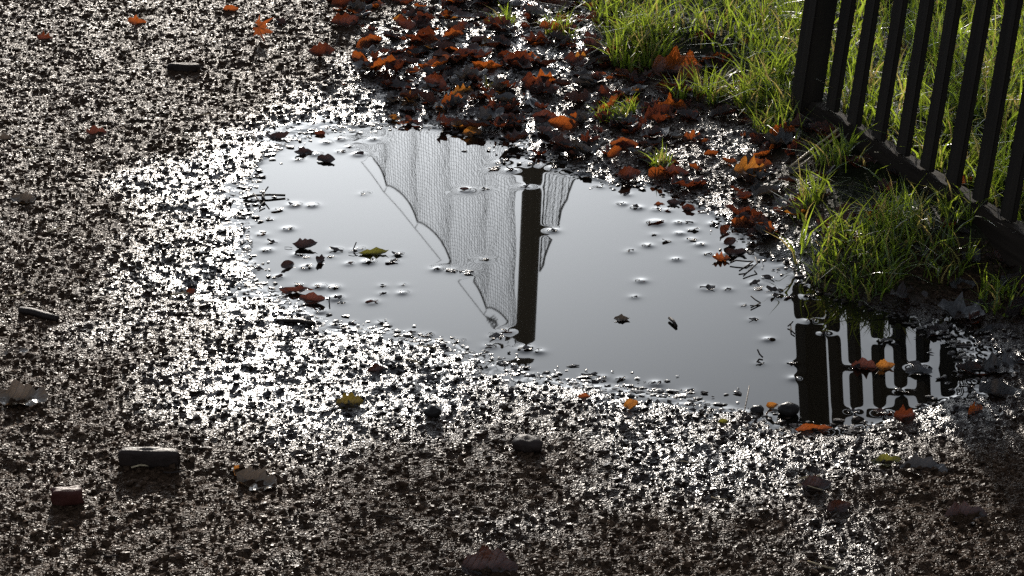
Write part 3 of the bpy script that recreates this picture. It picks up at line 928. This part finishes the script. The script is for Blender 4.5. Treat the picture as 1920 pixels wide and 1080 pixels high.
# small bits floating on the water
bit_meshes = [leaf_mesh('leaf_scrap', 'scrap', 1.0, M[c], 0.25, 0.3, 0.30, 900 + i) for i, c in enumerate(['bit', 'bit', 'russet', 'bit', 'bit', 'dark'])]
for i, (x, y, L) in enumerate(BITS):
    o = add('leaf_scrap', bit_meshes[i % 6])
    o.rotation_euler = (random.uniform(-.35, .35), random.uniform(-.25, .25), random.uniform(-0.6, 0.6) + (math.pi if random.random() < .5 else 0))
    o.scale = (L, L * random.uniform(.6, 1.0), L * random.uniform(.4, .8))
    rest_on(o, x, y, 0.0013, 0.0014)
    e_ = sdist(np.array([x]), np.array([y]), PUD)[0] > -0.06
    u_, dep = 960 + FPX * x / math.hypot(y, CAM_H), y
    where = ('among the reflected palings' if u_ > 1495 else
             ('at the right shore by the twigs' if u_ > 1340 else 'at the right shore' if y > 3.55 else 'at the near shore') if e_ and u_ > 1040 else
             ('at the far shore' if y > 4.05 else 'at the left shore' if u_ < 580 else 'at the near left shore') if e_ else
             'in open water right of the post reflection' if u_ > 1040 else 'across the post reflection' if u_ > 965 else
             'over the netting reflection' if u_ > 800 else 'in open water left of the netting')
    look = ['flat glossy', 'thin glossy', 'reddish', 'curved glossy', 'small dark', 'blackish'][i % 6]
    big = 'larger' if L > 0.0165 else 'tiny'
    lab = '%s %s leaf scrap floating %s' % (big, look, where)
    tag(o, lab, 'leaf scrap', lab)

# leaf litter bank above and right of the puddle
LITTER_PX = [(600,-30),(1125,-30),(1140,60),(1200,120),(1380,140),(1450,200),(1500,330),(1500,400),(1480,470),(1420,440),(1330,370),
             (1210,325),(1090,310),(1000,280),(960,250),(850,232),(740,222),(690,150),(650,60)]
LIT = np.array([on_plane(u, v, 0.01)[:2] for u, v in LITTER_PX])
cols = ['russet'] * 7 + ['dark'] * 8 + ['slate'] * 3 + ['orange'] * 3 + ['amber']
shapes = ['oak', 'oval', 'scrap', 'oval', 'palm', 'oak', 'scrap', 'oval']
lit_meshes = {}
for ci, c in enumerate(['russet', 'dark', 'orange', 'slate', 'amber']):
    for si, s in enumerate(['oak', 'oval', 'scrap', 'palm']):
        lit_meshes[(c, s)] = leaf_mesh('litter_leaf', s, 1.0, M[c], random.uniform(.3, .9), random.uniform(.2, .7), 0.2, 300 + ci * 10 + si)
words = {'russet': 'russet', 'dark': 'blackish', 'orange': 'orange', 'slate': 'grey', 'amber': 'amber'}
cand = []
xmin, ymin = LIT.min(0) - 0.2; xmax, ymax = LIT.max(0)
tries = 0
while len(cand) < 610 and tries < 20000:
    tries += 1
    x, y = random.uniform(xmin, xmax), random.uniform(ymin, ymax)
    if sdist(np.array([x]), np.array([y]), LIT)[0] > max(0.0, random.gauss(-0.05, 0.10)): continue
    cand.append((x, y))
cx = np.array(cand)
ch, csd, cgd = terrain(cx[:, 0], cx[:, 1], True)
extraV, extraF, extraUV, exo = [], [], [], 0
left_edge = on_plane(700, 120)[0]
n_ind = 0
for i, (x, y) in enumerate(cand):
    if csd[i] < -0.01: continue
    u_ = 960 + FPX * x / math.hypot(y, CAM_H)
    if u_ > 1290 and random.random() < 0.5: continue
    c = random.choice(cols); s = random.choice(shapes)
    L = random.uniform(0.022, 0.064) * (0.75 if s == 'scrap' else 1.0) * (1.15 if c == 'slate' else 1)
    o = add('litter_leaf', lit_meshes[(c, s)])
    tl = random.uniform(-6, 9) if c in ('slate', 'dark') or random.random() < 0.45 else random.uniform(15, 58)
    o.rotation_euler = (R(tl), R(random.uniform(-15, 15)), random.uniform(-0.9, 0.9) + (math.pi if random.random() < .25 else 0))
    o.scale = (L, L * random.uniform(.75, 1.1), L * random.uniform(.7, 1.2))
    rest_on(o, x, y, max(ch[i], 0.0), 0.004)
    o.location.z += random.uniform(0, 0.008)
    n_ind += 1
    if n_ind <= 300:
        u_ = 960 + FPX * x / math.hypot(y, CAM_H)
        zone = 'at its left end' if u_ < 800 else 'behind the netting reflection' if u_ < 980 else 'behind the post reflection' if u_ < 1120 else 'below the grass' if u_ < 1290 else 'near the fence end'
        lab = '%s %s leaf %s in the litter %s %s' % (words[c], {'oak': 'wavy', 'oval': 'oval', 'scrap': 'torn', 'palm': 'lobed'}[s],
              'lying flat' if tl < 18 else 'propped up', zone, 'near the water' if csd[i] < 0.16 else 'far from water')
        tag(o, lab, 'leaf', lab)
    else:
        m4 = np.array(o.matrix_basis) if False else np.array(Matrix.LocRotScale(o.location, o.rotation_euler, o.scale))
        me = o.data
        v = co_array(me)
        extraV.append((c, v @ m4[:3, :3].T + m4[:3, 3], me))
        bpy.data.objects.remove(o)
for c in words:
    Vs, Fs, Us, off = [], [], [], 0
    for (cc, v, me) in extraV:
        if cc != c: continue
        Vs.append(v)
        for pl in me.polygons: Fs.append(tuple(k + off for k in pl.vertices))
        u = np.zeros(len(me.loops) * 2, dtype=np.float32); me.uv_layers[0].data.foreach_get('uv', u); Us.append(u)
        off += len(v)
    if not Vs: continue
    me = bpy.data.meshes.new('leaf_litter')
    me.from_pydata([tuple(p) for p in np.concatenate(Vs)], [], Fs)
    me.uv_layers.new(name='UVMap').data.foreach_set('uv', np.concatenate(Us))
    me.polygons.foreach_set('use_smooth', [True] * len(me.polygons))
    me.materials.append(M[c])
    tag(add('leaf_litter', me), words[c] + ' small leaves filling the litter between the larger ones', None, None, 'stuff')

# dark leaves in the shade between the water and the bottom rail
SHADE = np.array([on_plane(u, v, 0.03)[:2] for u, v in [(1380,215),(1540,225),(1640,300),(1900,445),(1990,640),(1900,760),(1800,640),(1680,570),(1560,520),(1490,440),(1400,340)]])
mn_, mx_ = SHADE.min(0), SHADE.max(0)
n_sh = 0
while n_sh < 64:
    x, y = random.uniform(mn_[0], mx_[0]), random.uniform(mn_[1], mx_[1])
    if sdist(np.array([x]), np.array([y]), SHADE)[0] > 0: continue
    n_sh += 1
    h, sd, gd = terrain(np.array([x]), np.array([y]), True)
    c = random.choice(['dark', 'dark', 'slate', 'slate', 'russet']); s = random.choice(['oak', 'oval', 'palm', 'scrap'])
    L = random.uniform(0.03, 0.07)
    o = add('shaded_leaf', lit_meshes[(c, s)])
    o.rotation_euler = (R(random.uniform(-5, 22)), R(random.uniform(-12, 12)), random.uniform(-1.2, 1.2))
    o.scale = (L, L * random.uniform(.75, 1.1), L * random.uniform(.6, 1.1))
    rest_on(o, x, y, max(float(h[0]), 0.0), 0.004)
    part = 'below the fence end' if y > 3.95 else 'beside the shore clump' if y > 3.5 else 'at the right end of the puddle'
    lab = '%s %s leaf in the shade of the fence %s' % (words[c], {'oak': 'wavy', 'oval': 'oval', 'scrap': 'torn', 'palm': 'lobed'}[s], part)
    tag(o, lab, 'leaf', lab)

# ------------------------------------------------------------------ grass
def blades(x, y, z, h, wd, lean_x, lean_y, tint, seg=3):
    n = len(x)
    ang = rng.random(n) * np.pi
    dx, dy = np.cos(ang), np.sin(ang)
    V = np.zeros((n, 2 * seg + 1, 3))
    for k in range(seg + 1):
        s = k / seg
        cxx = x + lean_x * h * s ** 2; cyy = y + lean_y * h * s ** 2
        cz = z + h * (s - 0.30 * (lean_x ** 2 + lean_y ** 2) * s ** 2)
        ww = wd * (1 - s ** 1.8) * 0.5
        if k < seg:
            V[:, 2 * k] = np.stack([cxx - dx * ww, cyy - dy * ww, cz], 1)
            V[:, 2 * k + 1] = np.stack([cxx + dx * ww, cyy + dy * ww, cz], 1)
        else:
            V[:, 2 * seg] = np.stack([cxx, cyy, cz], 1)
    q = []
    for k in range(seg - 1):
        q += [(2 * k, 2 * k + 1, 2 * k + 3), (2 * k, 2 * k + 3, 2 * k + 2)]
    q.append((2 * seg - 2, 2 * seg - 1, 2 * seg))
    q = np.array(q)
    F = (q[None] + (2 * seg + 1) * np.arange(n)[:, None, None]).reshape(-1, 3)
    return V.reshape(-1, 3), F, np.repeat(tint, 2 * seg + 1), V[:, -1]
def grass_obj(name, x, y, hs, lean=0.6, wd=0.0032, parent=None):
    n = len(x)
    z = terrain(x, y) - 0.004
    h = hs * (0.55 + 0.75 * rng.random(n))
    lx, ly = rng.normal(0, lean, n), rng.normal(0, lean, n)
    V, F, t, tips = blades(x, y, z, h, wd * (0.6 + 0.8 * rng.random(n)), np.clip(lx, -1.3, 1.3), np.clip(ly, -1.3, 1.3), rng.random(n))
    me = mesh_np(name, V, F, [M['grass']])
    fattr(me, 'tint', t)
    return add(name, me, parent), tips
# the lawn: dense in view, behind the fence and beyond the frame
n = 46000
x = 0.10 + 2.0 * rng.random(n); y = 3.0 + 3.0 * rng.random(n)
gd = sdist(x, y, GRS)
dens = fbm(x, y, 6, 91, 2)
fline = (x - p0.x) * math.sin(-faz) + (y - p0.y) * math.cos(-faz)     # + = behind the fence
front = (fline < -0.01) & (y < p0.y + 0.02)
k = (gd < 0.01 + 0.05 * dens) & (rng.random(n) < 0.85 + dens * 0.7) & ~(front & (rng.random(n) < 0.90))
near_fence = np.abs(fline) < 0.035
k &= ~(near_fence & (y < p0.y + .02))
o, tips = grass_obj('lawn', x[k], y[k], 0.062 + 0.04 * np.clip(dens[k] + .3, 0, 1), 0.6, 0.0042)
tag(o, 'bright backlit wet grass of the lawn beyond the fence', None, None, 'stuff')
lawn_tips = tips

TUFTS = [(1200,82,120,0.065,420,'thick grass clump at the top hanging over the leaf litter'),
 (945,46,42,0.035,70,'small grass sprout in the litter near the top centre'),
 (1050,62,60,0.040,90,'loose grass sprout in the litter left of the thick clump'),
 (1150,222,64,0.030,90,'low grass sprouts in the litter above the right part of the puddle'),
 (1180,210,24,0.035,26,'tiny upright grass sprout beside the low sprouts'),
 (1240,312,40,0.030,55,'small grass sprout on the shore above the right part of the puddle'),
 (1275,185,40,0.042,36,'thin grass tuft below the large backlit leaf'),
 (1330,180,60,0.055,80,'sparse grass tuft between the large backlit leaf and the fence'),
 (1420,175,90,0.062,240,'tall grass tuft left of the fence end post'),
 (1450,235,80,0.050,110,'grass tuft below the fence end post'),
 (1560,300,60,0.045,60,'few grass blades in front of the bottom rail by the straw'),
 (1520,378,60,0.055,60,'thin upright grass blades at the upper edge of the shore clump'),
 (1615,468,185,0.040,470,'dense dark green grass clump on the bank over the water'),
 (1690,420,120,0.055,170,'shaded grass tuft between the shore clump and the bottom rail'),
 (1760,470,120,0.045,110,'shaded grass patch right of the dense shore clump'),
 (1800,400,80,0.050,60,'grass blades against the shaded front of the bottom rail'),
 (1880,560,110,0.040,90,'dark grass patch in the shade at the right edge')]
for (u, v, wpx, hh, n, lab) in TUFTS:
    x, y, z, t = ground_at(u, v)
    w = wpx * t / FPX
    a = rng.random(n) * 2 * np.pi; r = np.sqrt(rng.random(n))
    o, tips = grass_obj('grass_tuft', x + 0.5 * w * r * np.cos(a), y + 0.62 * w * r * np.sin(a), hh * 1.12, 0.6, 0.0036)
    tag(o, lab, 'grass tuft', 'grass tufts')

# dew drops on the lawn's blade tips
sel = lawn_tips[rng.random(len(lawn_tips)) < 0.06]
nd = len(sel)
rr = 0.0006 + 0.0009 * rng.random(nd)
V = (ICO_V[None] * rr[:, None, None] + sel[:, None, :]).reshape(-1, 3)
F = (ICO_F[None] + 12 * np.arange(nd)[:, None, None]).reshape(-1, 3)
tag(add('dew_drops', mesh_np('dew_drops', V, F, [M['dew']])), 'tiny sparkling water drops on the grass tips', None, None, 'stuff')

# ------------------------------------------------------------------ stones, sticks, twigs
def lump(name, sx, sy, sz, mat, seed, n=2, boxy=0.0, noise=0.2):
    bm = bmesh.new()
    if boxy:
        bmesh.ops.create_cube(bm, size=2.0)
        bmesh.ops.subdivide_edges(bm, edges=bm.edges[:], cuts=6, use_grid_fill=True)
    else:
        bmesh.ops.create_icosphere(bm, subdivisions=3, radius=1.0)
    co = np.array([tuple(v.co) for v in bm.verts])
    if boxy:
        nrm = np.power(np.abs(co) ** 7, 1).sum(1) ** (1 / 7)
        co = co / nrm[:, None]
    d = 1 + noise * (vnoise(co[:, 0] * 1.7 + seed, co[:, 1] * 1.7 + co[:, 2] * 1.3, seed) - 0.5) + 0.4 * noise * (vnoise(co[:, 0] * 5 + seed, co[:, 1] * 5 + co[:, 2] * 4, seed + 1) - 0.5)
    co = co * d[:, None] * np.array([sx, sy, sz])
    for v, c in zip(bm.verts, co): v.co = Vector(c)
    me = bpy.data.meshes.new(name); bm.to_mesh(me); bm.free()
    me.polygons.foreach_set('use_smooth', [True] * len(me.polygons)); me.materials.append(mat)
    return me
def put_lump(name, u, v, wpx, depth, height, mat, seed, label, cat, boxy=0.0, yaw=0, tilt=0, noise=.2, sink=0.003):
    x, y, z, t = ground_at(u, v)
    w = wpx * t / FPX * 0.5
    o = add(name, lump(name, w, depth, height, M[mat], seed, 2, boxy, noise))
    o.rotation_euler = (R(tilt), 0, R(yaw))
    rest_on(o, x, y, z, sink)
    tag(o, label, cat)
    return o
put_lump('brick_fragment', 280, 872, 108, 0.0075, 0.0135, 'brick', 5, 'oblong dark brick fragment lying on the gravel in the lower left', 'brick', 1, -3, 3, 0.20, 0.004)
put_lump('brick_fragment', 127, 945, 58, 0.008, 0.012, 'redbrick', 9, 'small reddish brick lump near the lower left corner', 'brick', 1, 8, 0, 0.25, 0.002)
put_lump('wood_chunk', 345, 132, 60, 0.006, 0.0075, 'twig', 12, 'flat dark chunk of wood on the gravel at the upper left', 'wood', 1, -4, 0, 0.25, 0.002)
put_lump('mud_clod', 990, 845, 58, 0.016, 0.012, 'brick', 15, 'dark clod on the gravel below the post reflection', 'clod', 0, 0, 0, 0.5)
put_lump('mud_clod', 812, 778, 34, 0.010, 0.008, 'flint', 18, 'small blackish clod in the glitter left of the large clod', 'clod', 0, 0, 0, 0.4)
put_lump('pebble', 1478, 776, 42, 0.012, 0.0095, 'flint', 21, 'smooth dark pebble at the near water edge beside the end post reflection', 'pebble', 0, 0, 0, 0.2)
put_lump('pebble', 1420, 772, 26, 0.009, 0.006, 'flint', 23, 'small shiny pebble left of the smooth dark pebble', 'pebble', 0, 0, 0, 0.3)

def put_stick(name, pts_px, r, mat, label, cat, lift=0.004, water=False, zs=None):
    P = []
    for i, (u, v) in enumerate(pts_px):
        if water: x, y, t = on_plane(u, v, 0.002); z = 0.002
        else: x, y, z, t = ground_at(u, v)
        if zs: z += zs[i]
        P.append(Vector((x, y, z + lift)))
    o = add(name, tube_mesh(name, [([p - P[0] for p in P], r)], M[mat], 6))
    o.location = P[0]
    tag(o, label, cat)
    return o
def put_root(name, stems, mat, label, cat):
    """forked twig: first path is the main stem, others are side shoots; each (px points, heights, radius)"""
    x0, y0, t0 = on_plane(*stems[0][0][0], 0.002)
    root = empty(name, (x0, y0, 0.002))
    for i, (pts, zs, r) in enumerate(stems):
        P = []
        for (u, v), z in zip(pts, zs):
            x, y, t = on_plane(u, v, z)
            P.append(Vector((x, y, z)) - root.location)
        add('stem' if i == 0 else 'side_shoot', tube_mesh('stem', [(P, r)], M[mat], 5), root)
    tag(root, label, cat)
put_stick('stick', [(38,586),(60,590),(85,596),(108,602)], [0.0055, 0.006, 0.0055, 0.0045], 'twig', 'short dark stick lying on the gravel near the left edge', 'stick')
put_stick('straw', [(1478,322),(1500,308),(1530,290),(1572,264)], 0.0021, 'straw', 'pale straw stalk lying toward the fence', 'straw', 0.006, False, [0, .004, .010, .018])
put_stick('straw', [(1490,325),(1515,308),(1540,293),(1575,272)], 0.0017, 'straw', 'thinner pale stalk right beside the longer straw', 'straw', 0.006, False, [0, .003, .008, .014])
put_stick('stick', [(590,612),(560,606),(520,606)], 0.0032, 'twig', 'thin dark stick in the glitter at the lower left shore', 'stick')
put_stick('stick', [(1390,800),(1396,778),(1404,744)], [0.0014, 0.0011, 0.0009], 'twig', 'thin leaf stalk standing up at the near shore', 'stalk', 0.002, False, [0, .006, .015])
put_root('twig', [([(455,372),(480,366),(505,365),(535,366)], [0.003, .005, .005, .003], 0.0021), ([(488,368),(497,358),(503,350)], [.005, .012, .02], 0.0012),
                  ([(494,362),(493,372),(496,376)], [.006, .006, .003], 0.003), ([(475,362),(487,378),(490,384)], [.012, .004, .002], 0.0012),
                  ([(486,392),(492,382),(496,378)], [.002, .005, .006], 0.0013)], 'twig', 'dark branching twig in the water at the left shore', 'twig')
put_root('twig', [([(1369,493),(1380,488),(1400,490),(1412,490)], [.003, .006, .006, .003], 0.0013), ([(1412,490),(1398,500),(1386,508)], [.006, .006, .003], 0.0013)], 'twig', 'bent thin twig in the water off the right shore', 'twig')
put_root('twig', [([(1394,518),(1408,504),(1420,494),(1416,482)], [.002, .006, .009, .012], 0.0012)], 'twig', 'hooked straight twig right of the bent thin twig', 'twig')
put_root('twig', [([(1408,555),(1416,562),(1426,568)], [.008, .005, .002], 0.0011), ([(1426,568),(1416,573),(1408,577)], [.002, .002, .002], 0.0011)], 'twig', 'small V shaped twig floating near the reflected end post', 'twig')
put_root('twig', [([(1477,612),(1484,606),(1487,602)], [.002, .006, .009], 0.0011), ([(1482,607),(1484,620),(1490,626)], [.004, .003, .002], 0.0011)], 'twig', 'tiny forked twig just left of the reflected end post', 'twig')
put_root('twig', [([(1420,655),(1424,664),(1430,670)], [.010, .004, .002], 0.0012)], 'twig', 'tiny upright twig in open water left of the reflected fence', 'twig')
put_root('twig', [([(1255,596),(1262,602),(1268,612)], [.004, .004, .002], 0.0026)], 'twig', 'stubby curved twig floating alone in the open water', 'twig')
put_root('twig', [([(668,454),(663,466),(664,474)], [.012, .004, .001], 0.001)], 'twig', 'hair thin upright stalk left of the olive leaf', 'twig')
put_root('twig', [([(618,556),(617,564),(618,572)], [.010, .004, .001], 0.001)], 'twig', 'hair thin upright stalk at the lower left shore', 'twig')
for i in range(60):
    u, v = random.uniform(0, 1900), random.uniform(20, 1070)
    x, y, z, t = ground_at(u, v)
    h, sd, gd = terrain(np.array([x]), np.array([y]), True)
    if sd[0] < 0.03 or gd[0] < 0.0: continue
    a = random.uniform(-.7, .7); Ls = random.uniform(.012, .04)
    P = []
    for s in (-.5, -.15, .2, .5):
        xx, yy = x + math.cos(a) * Ls * s, y + math.sin(a) * Ls * s + random.uniform(-.002, .002)
        P.append(Vector((xx, yy, float(terrain(np.array([xx]), np.array([yy]))[0]) + 0.003)))
    o = add('twig', tube_mesh('twig', [([p - P[0] for p in P], random.uniform(.0007, .0016))], M['straw' if i % 3 == 0 else 'twig'], 4))
    o.location = P[0]
    tag(o, ('pale' if i % 3 == 0 else 'dark') + ' thin stem fragment lying on the open gravel', 'twig', ('pale' if i % 3 == 0 else 'dark') + ' stem fragments on the gravel')
